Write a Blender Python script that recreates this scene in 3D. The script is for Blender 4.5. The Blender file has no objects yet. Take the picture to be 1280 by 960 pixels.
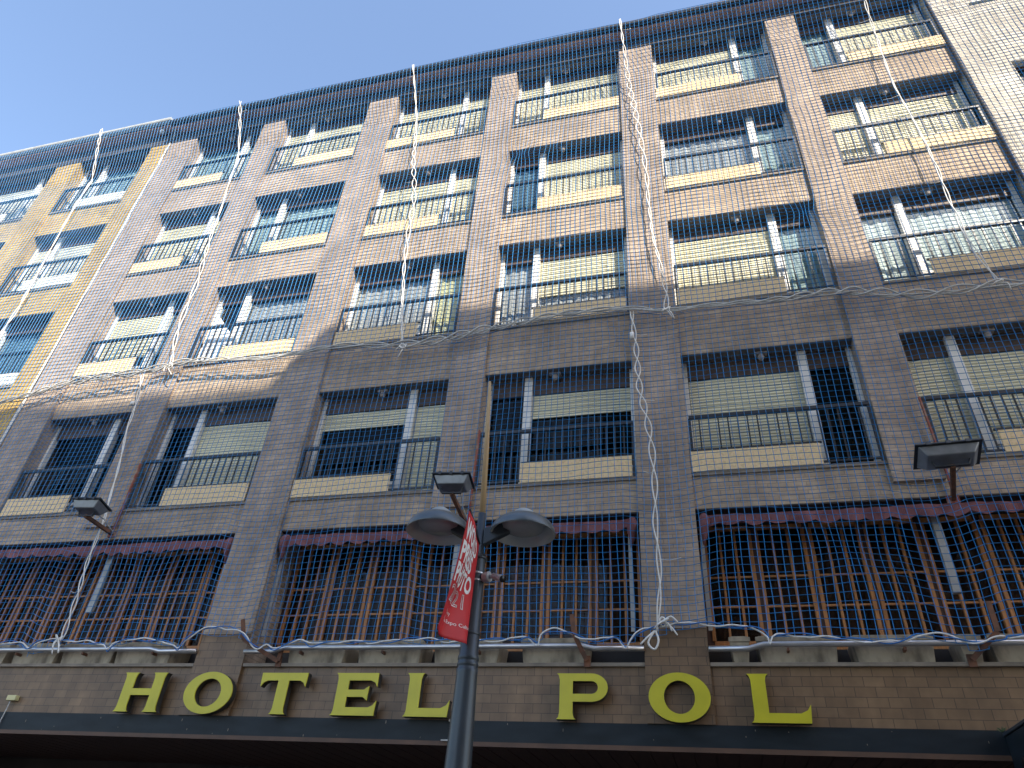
import bpy, math, random
from mathutils import Vector, Matrix, noise
random.seed(7)
sc = bpy.context.scene
COL = sc.collection
PI = math.pi

# ------------------------------------------------------------------ mesh helpers
class MB:
    def __init__(s): s.v=[]; s.f=[]
    def box(s,x0,x1,y0,y1,z0,z1):
        b=len(s.v)
        s.v+=[(x0,y0,z0),(x1,y0,z0),(x1,y1,z0),(x0,y1,z0),(x0,y0,z1),(x1,y0,z1),(x1,y1,z1),(x0,y1,z1)]
        s.f+=[(b,b+3,b+2,b+1),(b+4,b+5,b+6,b+7),(b,b+1,b+5,b+4),(b+1,b+2,b+6,b+5),(b+2,b+3,b+7,b+6),(b+3,b,b+4,b+7)]
        return s
    def prism(s,pts,d):
        """pts: 3D polygon, d: extrusion vector"""
        b=len(s.v); n=len(pts); d=Vector(d)
        s.v+=[tuple(p) for p in pts]+[tuple(Vector(p)+d) for p in pts]
        s.f.append(tuple(range(b,b+n))); s.f.append(tuple(range(b+2*n-1,b+n-1,-1)))
        for i in range(n):
            j=(i+1)%n; s.f.append((b+i,b+i+n,b+j+n,b+j))
        return s
    def tube(s,pts,r,n=6,cap=True):
        pts=[Vector(p) for p in pts]; b=len(s.v); m=len(pts)
        rr=r if isinstance(r,(list,tuple)) else [r]*m
        up=None
        for i,p in enumerate(pts):
            t=(pts[min(i+1,m-1)]-pts[max(i-1,0)])
            if t.length<1e-9: t=Vector((0,0,1))
            t.normalize()
            if up is None: up=Vector((0,0,1)) if abs(t.z)<.9 else Vector((0,1,0))
            a=t.cross(up)
            if a.length<1e-4: a=t.cross(Vector((1,0,0)))
            a.normalize(); c=a.cross(t).normalized(); up=c
            for k in range(n):
                w=2*PI*k/n; s.v.append(tuple(p+(a*math.cos(w)+c*math.sin(w))*rr[i]))
        for i in range(m-1):
            for k in range(n):
                l=(k+1)%n
                s.f.append((b+i*n+k,b+i*n+l,b+(i+1)*n+l,b+(i+1)*n+k))
        if cap:
            s.f.append(tuple(b+k for k in range(n-1,-1,-1))); s.f.append(tuple(b+(m-1)*n+k for k in range(n)))
        return s
    def lathe(s,c,prof,n=28):
        """prof: list of (r,z) about vertical axis at c"""
        b=len(s.v)
        for r,z in prof:
            for k in range(n):
                w=2*PI*k/n; s.v.append((c[0]+r*math.cos(w),c[1]+r*math.sin(w),c[2]+z))
        for i in range(len(prof)-1):
            for k in range(n):
                l=(k+1)%n; s.f.append((b+i*n+k,b+i*n+l,b+(i+1)*n+l,b+(i+1)*n+k))
        return s
    def bar(s,a,b_,w,h,up=(0,0,1)):
        """rectangular bar from a to b_"""
        a=Vector(a); b_=Vector(b_); t=(b_-a).normalized(); u=Vector(up)
        x=t.cross(u).normalized(); y=x.cross(t).normalized()
        q=[a+x*w/2+y*h/2,a-x*w/2+y*h/2,a-x*w/2-y*h/2,a+x*w/2-y*h/2]
        return s.prism(q,b_-a)
    def build(s,name,mat,parent=None,smooth=False,bevel=0,loc=None):
        me=bpy.data.meshes.new(name); me.from_pydata(s.v,[],s.f)
        me.materials.append(mat)
        if smooth:
            for p in me.polygons: p.use_smooth=True
        me.validate(); me.update()
        o=bpy.data.objects.new(name,me); COL.objects.link(o)
        if parent is not None:
            o.parent=parent
            root=parent
            T=Vector((0,0,0)); q=parent
            while q is not None:
                if q.type=='EMPTY': T+=q.location
                q=q.parent
            # meshes are written in world coordinates; cancel the empty's offset once
            if parent.type=='EMPTY': o.matrix_parent_inverse=Matrix.Translation(-T)
        if bevel:
            m=o.modifiers.new('bevel','BEVEL'); m.width=bevel; m.segments=2; m.limit_method='ANGLE'
        return o

def tag(o,label,cat,group=None,kind=None):
    if label: o['label']=label
    if cat: o['category']=cat
    if group: o['group']=group
    if kind: o['kind']=kind
    return o
def thing(name,loc,label,cat,group=None):
    o=bpy.data.objects.new(name,None); COL.objects.link(o); o.location=loc; o.empty_display_size=.2
    return tag(o,label,cat,group)
def structure(o): o['kind']='structure'; return o

# ------------------------------------------------------------------ materials
def new_mat(name):
    m=bpy.data.materials.new(name); m.use_nodes=True
    nt=m.node_tree; return m,nt,nt.nodes['Principled BSDF']
def N(nt,t,**kw):
    n=nt.nodes.new(t)
    for k,v in kw.items():
        if hasattr(n,k): setattr(n,k,v)
        else: n.inputs[k].default_value=v
    return n
def c4(c): return (c[0],c[1],c[2],1)
def facade_coords(nt):
    tc=N(nt,'ShaderNodeTexCoord'); sp=N(nt,'ShaderNodeSeparateXYZ'); nt.links.new(tc.outputs['Object'],sp.inputs[0])
    ad=N(nt,'ShaderNodeMath',operation='ADD'); nt.links.new(sp.outputs[0],ad.inputs[0]); nt.links.new(sp.outputs[1],ad.inputs[1])
    cb=N(nt,'ShaderNodeCombineXYZ'); nt.links.new(ad.outputs[0],cb.inputs[0]); nt.links.new(sp.outputs[2],cb.inputs[1])
    return tc,cb
def noise_ramp(nt,vec,scale,lo,hi,detail=5,p0=.3,p1=.7,stretch=None):
    if stretch:
        mp=N(nt,'ShaderNodeMapping'); mp.inputs['Scale'].default_value=stretch; nt.links.new(vec,mp.inputs[0]); vec=mp.outputs[0]
    n=N(nt,'ShaderNodeTexNoise'); n.inputs['Scale'].default_value=scale; n.inputs['Detail'].default_value=detail
    nt.links.new(vec,n.inputs['Vector'])
    r=N(nt,'ShaderNodeMapRange'); r.inputs[1].default_value=p0; r.inputs[2].default_value=p1; r.inputs[3].default_value=lo; r.inputs[4].default_value=hi
    nt.links.new(n.outputs['Fac'],r.inputs[0]); return r.outputs[0]
def mulcol(nt,a,fac):
    m=N(nt,'ShaderNodeVectorMath',operation='SCALE'); nt.links.new(a,m.inputs[0]); nt.links.new(fac,m.inputs[3]); return m.outputs[0]
def brick_mat(name,c1,c2,mort,w=.24,h=.062,ms=.007,rough=.85,stain=.75,bump=.35):
    m,nt,p=new_mat(name); tc,cb=facade_coords(nt)
    b=N(nt,'ShaderNodeTexBrick'); nt.links.new(cb.outputs[0],b.inputs['Vector'])
    b.inputs['Color1'].default_value=c4(c1); b.inputs['Color2'].default_value=c4(c2); b.inputs['Mortar'].default_value=c4(mort)
    b.inputs['Scale'].default_value=1; b.inputs['Mortar Size'].default_value=ms; b.inputs['Mortar Smooth'].default_value=.2
    b.inputs['Brick Width'].default_value=w; b.inputs['Row Height'].default_value=h; b.inputs['Bias'].default_value=-.1
    s1=noise_ramp(nt,tc.outputs['Object'],1.1,stain,1.12)
    s2=noise_ramp(nt,tc.outputs['Object'],2.2,.80,1.08,stretch=(2.5,2.5,.35))
    s3=noise_ramp(nt,tc.outputs['Object'],7.0,.86,1.10)
    m0=N(nt,'ShaderNodeMath',operation='MULTIPLY'); nt.links.new(s1,m0.inputs[0]); nt.links.new(s3,m0.inputs[1])
    mm=N(nt,'ShaderNodeMath',operation='MULTIPLY'); nt.links.new(m0.outputs[0],mm.inputs[0]); nt.links.new(s2,mm.inputs[1])
    nt.links.new(mulcol(nt,b.outputs['Color'],mm.outputs[0]),p.inputs['Base Color'])
    p.inputs['Roughness'].default_value=rough
    bp=N(nt,'ShaderNodeBump'); bp.inputs['Strength'].default_value=bump; bp.inputs['Distance'].default_value=.004; bp.invert=True
    nt.links.new(b.outputs['Fac'],bp.inputs['Height']); nt.links.new(bp.outputs[0],p.inputs['Normal'])
    return m
def plain(name,c,rough=.6,metal=0,var=.15,scale=6,stretch=None,bump=0,spec=None):
    m,nt,p=new_mat(name); tc=N(nt,'ShaderNodeTexCoord')
    rgb=N(nt,'ShaderNodeRGB'); rgb.outputs[0].default_value=c4(c)
    f=noise_ramp(nt,tc.outputs['Object'],scale,1-var,1+var*.6,stretch=stretch)
    nt.links.new(mulcol(nt,rgb.outputs[0],f),p.inputs['Base Color'])
    p.inputs['Roughness'].default_value=rough; p.inputs['Metallic'].default_value=metal
    if spec is not None: p.inputs['Specular IOR Level'].default_value=spec
    if bump:
        n=N(nt,'ShaderNodeTexNoise'); n.inputs['Scale'].default_value=scale*6; nt.links.new(tc.outputs['Object'],n.inputs['Vector'])
        bp=N(nt,'ShaderNodeBump'); bp.inputs['Strength'].default_value=bump; bp.inputs['Distance'].default_value=.01
        nt.links.new(n.outputs['Fac'],bp.inputs['Height']); nt.links.new(bp.outputs[0],p.inputs['Normal'])
    return m
def two_tone(name,ca,cb_,scale,p0,p1,rough=.7,metal=0,stretch=None):
    m,nt,p=new_mat(name); tc=N(nt,'ShaderNodeTexCoord')
    f=noise_ramp(nt,tc.outputs['Object'],scale,0,1,detail=8,p0=p0,p1=p1,stretch=stretch)
    mx=N(nt,'ShaderNodeMix',data_type='RGBA'); mx.inputs['A'].default_value=c4(ca); mx.inputs['B'].default_value=c4(cb_)
    nt.links.new(f,mx.inputs[0]); nt.links.new(mx.outputs['Result'],p.inputs['Base Color'])
    p.inputs['Roughness'].default_value=rough; p.inputs['Metallic'].default_value=metal
    return m
def glass_mat(name,tint,fac=1.0):
    m,nt,p=new_mat(name); nt.nodes.remove(p); out=nt.nodes['Material Output']
    tr=N(nt,'ShaderNodeBsdfTransparent'); tr.inputs[0].default_value=c4(tint)
    gl=N(nt,'ShaderNodeBsdfGlossy'); gl.inputs['Roughness'].default_value=.02; gl.inputs[0].default_value=(.9,.95,1,1)
    tc=N(nt,'ShaderNodeTexCoord'); n=N(nt,'ShaderNodeTexNoise'); n.inputs['Scale'].default_value=1.3; nt.links.new(tc.outputs['Object'],n.inputs['Vector'])
    bp=N(nt,'ShaderNodeBump'); bp.inputs['Strength'].default_value=.02; bp.inputs['Distance'].default_value=.02
    nt.links.new(n.outputs['Fac'],bp.inputs['Height']); nt.links.new(bp.outputs[0],gl.inputs['Normal'])
    fr=N(nt,'ShaderNodeLayerWeight'); fr.inputs['Blend'].default_value=.5
    pw=N(nt,'ShaderNodeMath',operation='POWER'); pw.inputs[1].default_value=5; nt.links.new(fr.outputs['Facing'],pw.inputs[0])
    ml=N(nt,'ShaderNodeMath',operation='MULTIPLY_ADD'); ml.inputs[1].default_value=.9*fac; ml.inputs[2].default_value=.06*fac; nt.links.new(pw.outputs[0],ml.inputs[0])
    mx=N(nt,'ShaderNodeMixShader'); nt.links.new(ml.outputs[0],mx.inputs[0]); nt.links.new(tr.outputs[0],mx.inputs[1]); nt.links.new(gl.outputs[0],mx.inputs[2])
    nt.links.new(mx.outputs[0],out.inputs[0]); return m

M={}
M['brick']=brick_mat('brick_taupe',(.49,.375,.26),(.405,.31,.215),(.325,.255,.19))
M['brick_dark']=brick_mat('brick_taupe_pier',(.45,.35,.26),(.375,.29,.215),(.30,.24,.19))
M['brick_yellow']=brick_mat('brick_ochre',(.55,.365,.095),(.45,.29,.075),(.32,.25,.15))
M['brick_grey']=brick_mat('brick_pale',(.62,.56,.455),(.52,.47,.38),(.40,.365,.31),w=.3,h=.07)
M['tile']=brick_mat('fascia_tile',(.20,.122,.062),(.155,.092,.046),(.075,.048,.028),w=.21,h=.105,ms=.004,rough=.5,stain=.7,bump=.15)
M['concrete']=plain('ledge_concrete',(.24,.20,.155),.9,var=.3,scale=3)
M['trough']=two_tone('weathered_trough',(.34,.29,.21),(.11,.09,.065),4.5,.42,.75,.95,stretch=(1.5,1.5,.8))
M['cap']=plain('stone_cap',(.22,.185,.145),.8,var=.3,scale=4)
M['white']=plain('white_frame',(.70,.69,.65),.45,var=.12,scale=4)
M['shutter']=plain('cream_shutter',(.70,.66,.46),.55,var=.10,scale=2)
M['shutter_y']=plain('ivory_shutter',(.68,.66,.54),.55,var=.10,scale=2)
M['glass']=glass_mat('window_glass',(.84,.88,.88),.65)
M['glass_dim']=glass_mat('dim_reflection_glass',(.66,.64,.60),.16)  # clean glass of the shaded lower floors, reflection and tint dimmed in the material
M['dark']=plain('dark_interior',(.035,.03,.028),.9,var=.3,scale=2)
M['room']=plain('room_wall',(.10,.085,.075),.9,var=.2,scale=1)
M['brownbox']=plain('brown_shutter_box',(.080,.052,.040),.6,var=.3,scale=4)
M['cur_mauve']=plain('mauve_curtain',(.56,.50,.49),.9,var=.15,scale=1.5,stretch=(4,4,.4))
M['cur_teal']=plain('grey_teal_curtain',(.50,.58,.58),.9,var=.2,scale=1.5,stretch=(5,5,.4))
M['cur_white']=plain('white_curtain',(.80,.80,.79),.9,var=.1,scale=1.5,stretch=(5,5,.4))
M['cur_cream']=plain('cream_curtain',(.72,.62,.36),.9,var=.1,scale=1.5,stretch=(5,5,.4))
M['cur_blue']=plain('blue_grey_curtain',(.12,.19,.25),.9,var=.25,scale=1.5,stretch=(5,5,.4))
M['rail']=plain('navy_rail_paint',(.022,.027,.036),.45,var=.3,scale=9)
M['rail_white']=plain('white_rail_paint',(.65,.65,.6),.5,var=.15,scale=6)
M['osb']=two_tone('chipboard',(.78,.585,.33),(.56,.39,.19),26,.48,.8,.8)
M['osb_white']=two_tone('pale_board',(.70,.66,.56),(.55,.5,.4),12,.5,.8,.8)
M['frieze']=plain('dark_frieze',(.05,.042,.04),.8,var=.3,scale=5)
M['soffit']=brick_mat('soffit_boards',(.52,.30,.225),(.42,.235,.17),(.03,.02,.016),w=2.4,h=.1,ms=.006,rough=.6)
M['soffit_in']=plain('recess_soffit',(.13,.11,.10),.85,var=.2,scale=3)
M['gutter']=plain('dark_gutter',(.035,.032,.032),.5,.2,var=.3,scale=5)
M['gutter_pale']=plain('pale_gutter',(.36,.38,.38),.5,.1,var=.2,scale=5)
M['roof']=brick_mat('roof_tile',(.10,.075,.06),(.07,.055,.05),(.03,.025,.02),w=.22,h=.3,ms=.01)
M['slate']=two_tone('slate_band',(.010,.016,.021),(.030,.038,.044),2.2,.5,.8,.5,0,(1,1,2)) if 0 else plain('slate_band',(.013,.019,.024),.5,.0,spec=.22,var=.35,scale=2.5,stretch=(1,1,3),bump=.05)
M['wood']=two_tone('orange_timber',(.47,.205,.065),(.31,.125,.04),7,.35,.7,.55,stretch=(6,6,.6))
M['brown']=plain('dark_brown_boards',(.06,.026,.018),.6,var=.3,scale=3,stretch=(8,1,1))
M['trim']=plain('brown_trim',(.09,.045,.025),.6,var=.3,scale=3)
M['brown_cur']=plain('brown_curtain',(.17,.085,.06),.9,var=.25,scale=2,stretch=(4,4,.5))
M['fabric']=two_tone('faded_awning',(.27,.115,.12),(.15,.055,.06),4,.35,.7,.9)
M['steel']=plain('galvanised_pipe',(.55,.54,.54),.32,.85,var=.15,scale=5)
M['post']=plain('grey_post',(.36,.36,.35),.5,.3,var=.2,scale=5)
M['rust']=two_tone('rusty_steel',(.10,.055,.038),(.20,.085,.045),9,.4,.65,.85,.2)
M['rust_red']=two_tone('red_oxide_steel',(.26,.075,.05),(.34,.26,.20),7,.5,.7,.8)
M['fl_grey']=plain('floodlight_grey',(.20,.215,.23),.4,.5,var=.2,scale=8)
M['fl_dark']=plain('floodlight_dark',(.03,.035,.04),.5,.3,var=.2,scale=8)
M['pole']=plain('pole_paint',(.050,.062,.075),.38,.35,var=.22,scale=6,stretch=(1,1,.3))
M['shade']=plain('lamp_shade_paint',(.10,.12,.135),.35,.4,var=.15,scale=7)
M['shade_in']=plain('shade_reflector',(.48,.50,.47),.4,.2,var=.1,scale=4)
M['diff']=plain('lamp_bowl',(.33,.345,.33),.25,.0,var=.15,scale=4)
M['pole_wood']=two_tone('pale_wood',(.46,.31,.15),(.36,.23,.11),5,.4,.7,.7,stretch=(8,8,.4))
M['banner']=plain('red_banner',(.56,.022,.028),.6,var=.12,scale=5)
M['white_ink']=plain('white_ink',(.85,.84,.82),.7,var=.05)
M['cctv']=plain('white_plastic',(.40,.41,.42),.4,var=.06)
M['black']=plain('black_plastic',(.012,.012,.013),.25,var=.1)
M['yellow']=plain('yellow_letter',(.47,.42,.014),.42,var=.10,scale=4)
M['letter_side']=plain('letter_side',(.06,.058,.055),.45,.5,var=.2,scale=6)  # grey metal sides, shadow around the strokes put into the dark colour
M['rope']=plain('white_rope',(.66,.64,.60),.85,var=.15,scale=30)
M['rope_grey']=plain('grey_rope',(.42,.42,.40),.85,var=.2,scale=30)
M['rope_blue']=plain('blue_rope',(.03,.15,.42),.8,var=.2,scale=30)
M['net']=plain('blue_net_twine',(.013,.205,.50),.6,var=.2,scale=3)
M['asphalt']=plain('asphalt',(.05,.05,.052),.9,var=.3,scale=4,bump=.3)
M['paving']=brick_mat('paving_slabs',(.30,.28,.25),(.26,.245,.22),(.16,.15,.14),w=.6,h=.4)
M['render']=plain('cream_render',(.40,.36,.30),.9,var=.12,scale=.6)
M['sensor']=plain('grey_fitting',(.33,.29,.27),.6,var=.1)
M['leaf']=plain('weed_leaf',(.05,.08,.03),.7,var=.4)

# ------------------------------------------------------------------ camera
F=886.199; YAW,PIT,ROL=0.298100833,2.194641749,0.07929045
CAM=Vector((0.7847937,-8.8252122,1.6))
R=Matrix.Rotation(YAW,3,'Z')@Matrix.Rotation(PIT,3,'X')@Matrix.Rotation(ROL,3,'Z')
cam=bpy.data.cameras.new('camera'); cam.sensor_width=36; cam.lens=F/1280*36; cam.clip_end=3000; cam.clip_start=.05
co=bpy.data.objects.new('camera',cam); COL.objects.link(co)
co.matrix_world=Matrix.Translation(CAM)@R.to_4x4(); sc.camera=co

# ------------------------------------------------------------------ light
SUN=Vector((.25,-.30,.315)).normalized()
el=math.asin(SUN.z); az=math.atan2(SUN.x,SUN.y)
w=bpy.data.worlds.new('World'); sc.world=w; w.use_nodes=True
nt=w.node_tree; bg=nt.nodes['Background']
sky=nt.nodes.new('ShaderNodeTexSky'); sky.sky_type='NISHITA'; sky.sun_disc=False
sky.sun_elevation=el; sky.sun_rotation=az; sky.air_density=1.0; sky.dust_density=1.6; sky.ozone_density=1.0; sky.altitude=200
nt.links.new(sky.outputs[0],bg.inputs[0]); bg.inputs[1].default_value=.15
sl=bpy.data.lights.new('sun','SUN'); sl.energy=4.1; sl.angle=math.radians(.53); sl.color=(1,.90,.76)
so=bpy.data.objects.new('sun',sl); COL.objects.link(so); so.rotation_euler=(-SUN).to_track_quat('-Z','Y').to_euler(); so.location=(10,-20,40)
vs=sc.view_settings; vs.view_transform='Standard'; vs.look='None'; vs.gamma=1; vs.use_curve_mapping=False; vs.exposure=1.43

# ------------------------------------------------------------------ ground
structure(MB().box(-400,400,-400,400,-.6,-.12).build('ground',M['asphalt']))
structure(MB().box(-70,70,-60,2.6,-.3,0.0).build('pavement',M['paving']))

# ------------------------------------------------------------------ levels and bays
ZT={5:17.38,4:14.43,3:11.53,2:8.48,1:5.89}
ZB={5:15.30,4:12.36,3:9.47,2:6.42,1:4.24}
BAY={'A':(-11.17,-9.16,'R'),'B':(-8.54,-6.17,'L'),'C':(-5.41,-3.0,'R'),'D':(-2.4,0.0,'L'),'E':(.73,3.17,'R'),'F':(3.76,6.19,'L')}
YBAY={'K':(-18.2,-15.75,'R'),'L':(-14.94,-12.61,'L')}
GY=.25   # window recess

hotel=thing('hotel_building',(-3,.3,0),'long taupe brick hotel with netted balcony windows and a tiled fascia at street level','building')
yell=thing('brick_building',(-15,.3,0),'ochre brick apartment block adjoining the hotel at the far left','building')
grey=thing('brick_building',(9,.3,0),'pale grey brick block adjoining the hotel at the upper right corner','building')

# --- hotel walls
wall=MB()
for k,(x0,x1,s) in BAY.items():
    for zlo,zhi in ((ZT[2],ZB[3]-.05),(ZT[3],ZB[4]-.05),(ZT[4],ZB[5]-.05)):
        wall.box(x0,x1,0,.30,zlo,zhi)
for x0,x1 in ((-11.17,-6.17),(-5.41,0.0),(.73,6.19)):
    wall.box(x0,x1,0,.30,ZT[1],ZB[2]-.05)
wall.build('wall',M['brick'],hotel)
for x0,x1,zb in ((-11.995,-11.17,3.9),(-9.16,-8.54,6.1),(-6.17,-5.41,3.27),(-3.0,-2.4,6.1),(0,.73,3.27),(3.17,3.76,6.1)):
    zmid=3.9 if zb<3.9 else zb
    if zb<4: MB().box(x0,x1,-.06,.62,3.92 if zb<3.9 else zb,ZT[5]).build('pilaster',M['brick_dark'],hotel)
    else:
        o=MB().box(x0,x1,-.06,.30,ZB[2]-.05,ZT[5]).box(x0,x1,-.06,-.001,zb,ZB[2]-.05).build('pilaster',M['brick_dark'],hotel)
    if zb<3.9: MB().box(x0-.005,x1+.005,-.075,.30,3.262,3.92).box(x0-.002,x1+.002,-.07,-.062,3.92,4.32).build('pilaster_tiling',M['tile'],hotel)
# fascia, cap, slate band, soffit
fa=MB()
for x0,x1 in ((-11.17,-6.175),(-5.405,-.005),(.735,6.19)): fa.box(x0,x1,-.02,.30,3.262,3.88)
fa.build('fascia',M['tile'],hotel)
cp=MB()
for x0,x1 in ((-11.17,-6.175),(-5.405,-.005),(.735,6.19)): cp.box(x0,x1,-.06,.60,3.88,3.925)
cp.build('fascia_cap',M['cap'],hotel,bevel=.006)
MB().box(-12,6.19,-.05,.30,3.035,3.262).build('slate_band',M['slate'],hotel)
sf=MB().box(-12,6.19,-.03,3.0,3.01,3.034)
for i in range(76): sf.box(-12+i*.24,-12+i*.24+.225,-.028,2.9,3.0,3.009)
sf.build('canopy_soffit',M['brown'],hotel)
MB().box(-12,6.19,-.058,-.031,2.985,3.034).build('canopy_trim',M['trim'],hotel)
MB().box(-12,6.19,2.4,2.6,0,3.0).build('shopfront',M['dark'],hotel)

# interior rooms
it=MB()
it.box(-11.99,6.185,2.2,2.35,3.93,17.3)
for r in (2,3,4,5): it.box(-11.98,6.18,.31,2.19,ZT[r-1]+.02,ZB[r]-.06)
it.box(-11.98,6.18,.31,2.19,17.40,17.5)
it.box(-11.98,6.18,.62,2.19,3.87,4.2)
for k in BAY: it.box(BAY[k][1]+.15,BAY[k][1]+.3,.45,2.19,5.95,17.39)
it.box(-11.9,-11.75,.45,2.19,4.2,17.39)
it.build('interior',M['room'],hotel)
# eave
MB().box(-11.95,6.19,-.075,.30,ZT[5],17.75).build('frieze',M['frieze'],hotel)
so_=MB().box(-11.95,6.19,-.31,.30,17.752,17.80)
so_.build('eave_soffit',M['soffit'],hotel)
g=MB()
n=9; prof=[(-.31-.06+.075*math.cos(PI+PI*i/(n-1)),17.84+.09*math.sin(PI+PI*i/(n-1))) for i in range(n)]+[(-.295,17.86),(-.445,17.86)]
g.prism([(-11.95,y,z) for y,z in prof],(18.14,0,0)); g.build('gutter',M['gutter'],hotel)
MB().prism([(-11.95,-.36,17.865),(-11.95,6.5,20.3),(-11.95,6.5,20.2),(-11.95,-.25,17.81)],(18.14,0,0)).build('roof',M['roof'],hotel)
MB().box(-11.6,6.1,.31,.5,17.5,17.85).build('eave_beam',M['frieze'],hotel)
# drain pipe at the joint to the grey block
MB().tube([(6.225,-.05,3.3),(6.225,-.05,17.7)],.035,8).build('downpipe',M['gutter'],hotel,smooth=True)

# --- generic window
def slats(x0,x1,zt,zb,y,mat,parent,pitch=.052):
    m=MB(); z=zt; 
    while z>zb+.01:
        a=max(z-pitch,zb); 
        # bulged slat: three strips
        pr=[(y,a),(y-.011,a+.012),(y-.011,z-.012),(y-.001,z-.004)]
        b=len(m.v)
        for yy,zz in pr: m.v+=[(x0,yy,zz),(x1,yy,zz)]
        for i in range(3): m.f.append((b+2*i,b+2*i+1,b+2*i+3,b+2*i+2))
        z=a
    m.box(x0,x1,y-.014,y+.008,zb-.03,zb+.004)
    return m.build('roller_shutter',mat,parent)
def curtain(x0,x1,zt,zb,mat,parent,y=.42,amp=.025):
    m=MB(); n=max(6,int((x1-x0)/.03)); ph=random.random()*6
    for i in range(n+1):
        x=x0+(x1-x0)*i/n; yy=y+amp*math.sin(x*34+ph)+amp*.6*math.sin(x*13+ph*2)
        m.v+=[(x,yy,zt),(x,yy+.01*math.sin(x*50),zb)]
    for i in range(n): m.f.append((2*i,2*i+1,2*i+3,2*i+2))
    return m.build('curtain',mat,parent,smooth=True)

def window(bld,x0,x1,row,side,W,D,frame='white',board='osb',rail='rail',shutter='shutter',lamp=True,skip_rail=False):
    zt=ZT[row]; zb=ZB[row]; dw=.70 if x1-x0>2.2 else .58
    if side=='L': d0,d1,w0,w1=x0,x0+dw,x0+dw,x1
    else: w0,w1,d0,d1=x0,x1-dw,x1-dw,x1
    zs=zb+.32
    f=MB(); e=.002
    f.box(x0+e,x0+.075,.215,.30,zb,zt-e).box(x1-.075,x1-e,.215,.30,zb,zt-e)
    px=d1 if side=='L' else d0
    f.box(px-.065,px+.065,.18,.30,zb,zt-.005)
    f.box(d0+.075 if side=='L' else d0+.065,d1-.065 if side=='L' else d1-.075,.22,.298,zb,zb+.10)
    HB=.32
    ww0,ww1=(w0+.065,w1-.075) if side=='L' else (w0+.075,w1-.065)
    dd0,dd1=(d0+.075,d1-.065) if side=='L' else (d0+.065,d1-.075)
    f.box(ww0,ww1,.21,.30,zs-.06,zs)
    f.box(ww0,ww1,.235,.30,zb,zs-.06)
    win=f.build('window',M[frame],bld,bevel=.004)
    MB().box(x0+.077,px-.067,.238,.30,zt-.32,zt-.014).box(px+.067,x1-.077,.238,.30,zt-.32,zt-.014).build('shutter_box',M['brownbox'],win)
    for (a,b,zlo,spec) in ((ww0,ww1,zs,W),(dd0,dd1,zb+.10,D)):
        drop,cur=spec[0],spec[1]
        if drop<1:
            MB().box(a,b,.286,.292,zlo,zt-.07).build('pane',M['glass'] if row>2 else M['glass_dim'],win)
        if drop>0:
            q=zt-.32-(zt-.32-zlo-.03)*drop
            slats(a+.006,b-.006,zt-.323,q,.272,M[shutter],win)
        if cur: curtain(a+.005,b-.005,zt-.12,zlo,M[cur],win,y=.34,amp=.014)
    # ledge
    MB().box(x0+.003,x1-.003,-.03,.30,zb-.05,zb-.002).build('ledge',M['concrete'],bld)
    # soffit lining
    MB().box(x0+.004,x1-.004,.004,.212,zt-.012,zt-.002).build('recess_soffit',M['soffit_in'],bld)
    if lamp:
        cx=(x0+x1)/2-.05
        MB().box(cx-.09,cx+.09,.09,.17,zt-.05,zt-.013).lathe((cx,.13,zt-.05),[(.035,0),(.05,-.05),(.03,-.09),(0.001,-.1)],10).build('soffit_lamp',M['sensor'],bld)
    # railing
    if not skip_rail:
        rr=MB(); y=-.012
        rr.box(x0+.03,x1-.03,y-.026,y+.026,zb+.868,zb+.918)
        rr.box(x0+.03,x1-.03,y-.010,y+.010,zb+.035,zb+.06)
        rr.box(w0+.02,w1-.02,y-.012,y+.012,zb+.335,zb+.36)
        for px_ in (x0+.04,x1-.04): rr.box(px_-.018,px_+.018,y-.018,y+.018,zb,zb+.875)
        nb=int((x1-x0-.1)/.125)
        for i in range(1,nb):
            xx=x0+.04+(x1-x0-.08)*i/nb
            zlo=zb+.36 if w0+.02<xx<w1-.02 else zb+.06
            rr.box(xx-.0095,xx+.0095,y-.0095,y+.0095,zlo,zb+.875)
        rl=rr.build('railing',M[rail],bld)
        if board:
            b0=w0+.03+random.uniform(-.02,.03); b1=w1-.03+random.uniform(-.04,.02)
            MB().box(b0,b1,y-.034,y-.016,zb+.002,zb+.322+random.uniform(-.015,.01)).build('board',M[board],rl)
    return win

S=(1,None)
spec={
('A',5):((0,'cur_teal'),(0,'cur_teal')),('B',5):(S,S),('C',5):(S,S),('D',5):(S,S),('E',5):(S,(0,'cur_teal')),('F',5):(S,(0,'cur_teal')),
('A',4):((.85,None),(.9,None)),('B',4):((0,'cur_teal'),(0,'cur_teal')),('C',4):(S,S),('D',4):(S,(0,'cur_blue')),('E',4):((0,'cur_mauve'),(0,'cur_teal')),('F',4):(S,S),
('A',3):((.8,None),(0,'cur_blue')),('B',3):((0,'cur_mauve'),(0,None)),('C',3):((0,'cur_mauve'),(0,'cur_cream')),('D',3):((.62,'cur_mauve'),(0,'cur_mauve')),('E',3):(S,(0,'cur_teal')),('F',3):((0,'cur_white'),(0,'cur_white')),
('A',2):((0,None),(0,None)),('B',2):((.86,None),(0,None)),('C',2):((.22,None),S),('D',2):((.30,None),(0,None)),('E',2):(S,(0,None)),('F',2):(S,S)}
for (k,r),(W_,D_) in spec.items():
    x0,x1,s=BAY[k]; wn=window(hotel,x0,x1,r,s,W_,D_)
    if (k,r)==('B',3):   # white cloth hanging in the open door
        m=MB(); x0d=x0+.08
        pts=[(x0d,10.96),(x0d+.56,10.30),(x0d+.56,9.60),(x0d,9.60)]
        m.prism([(x,.20-.02*i%2,z) for i,(x,z) in enumerate(pts)],(0,.012,0)); m.build('hanging_cloth',M['cur_white'],wn)

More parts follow.
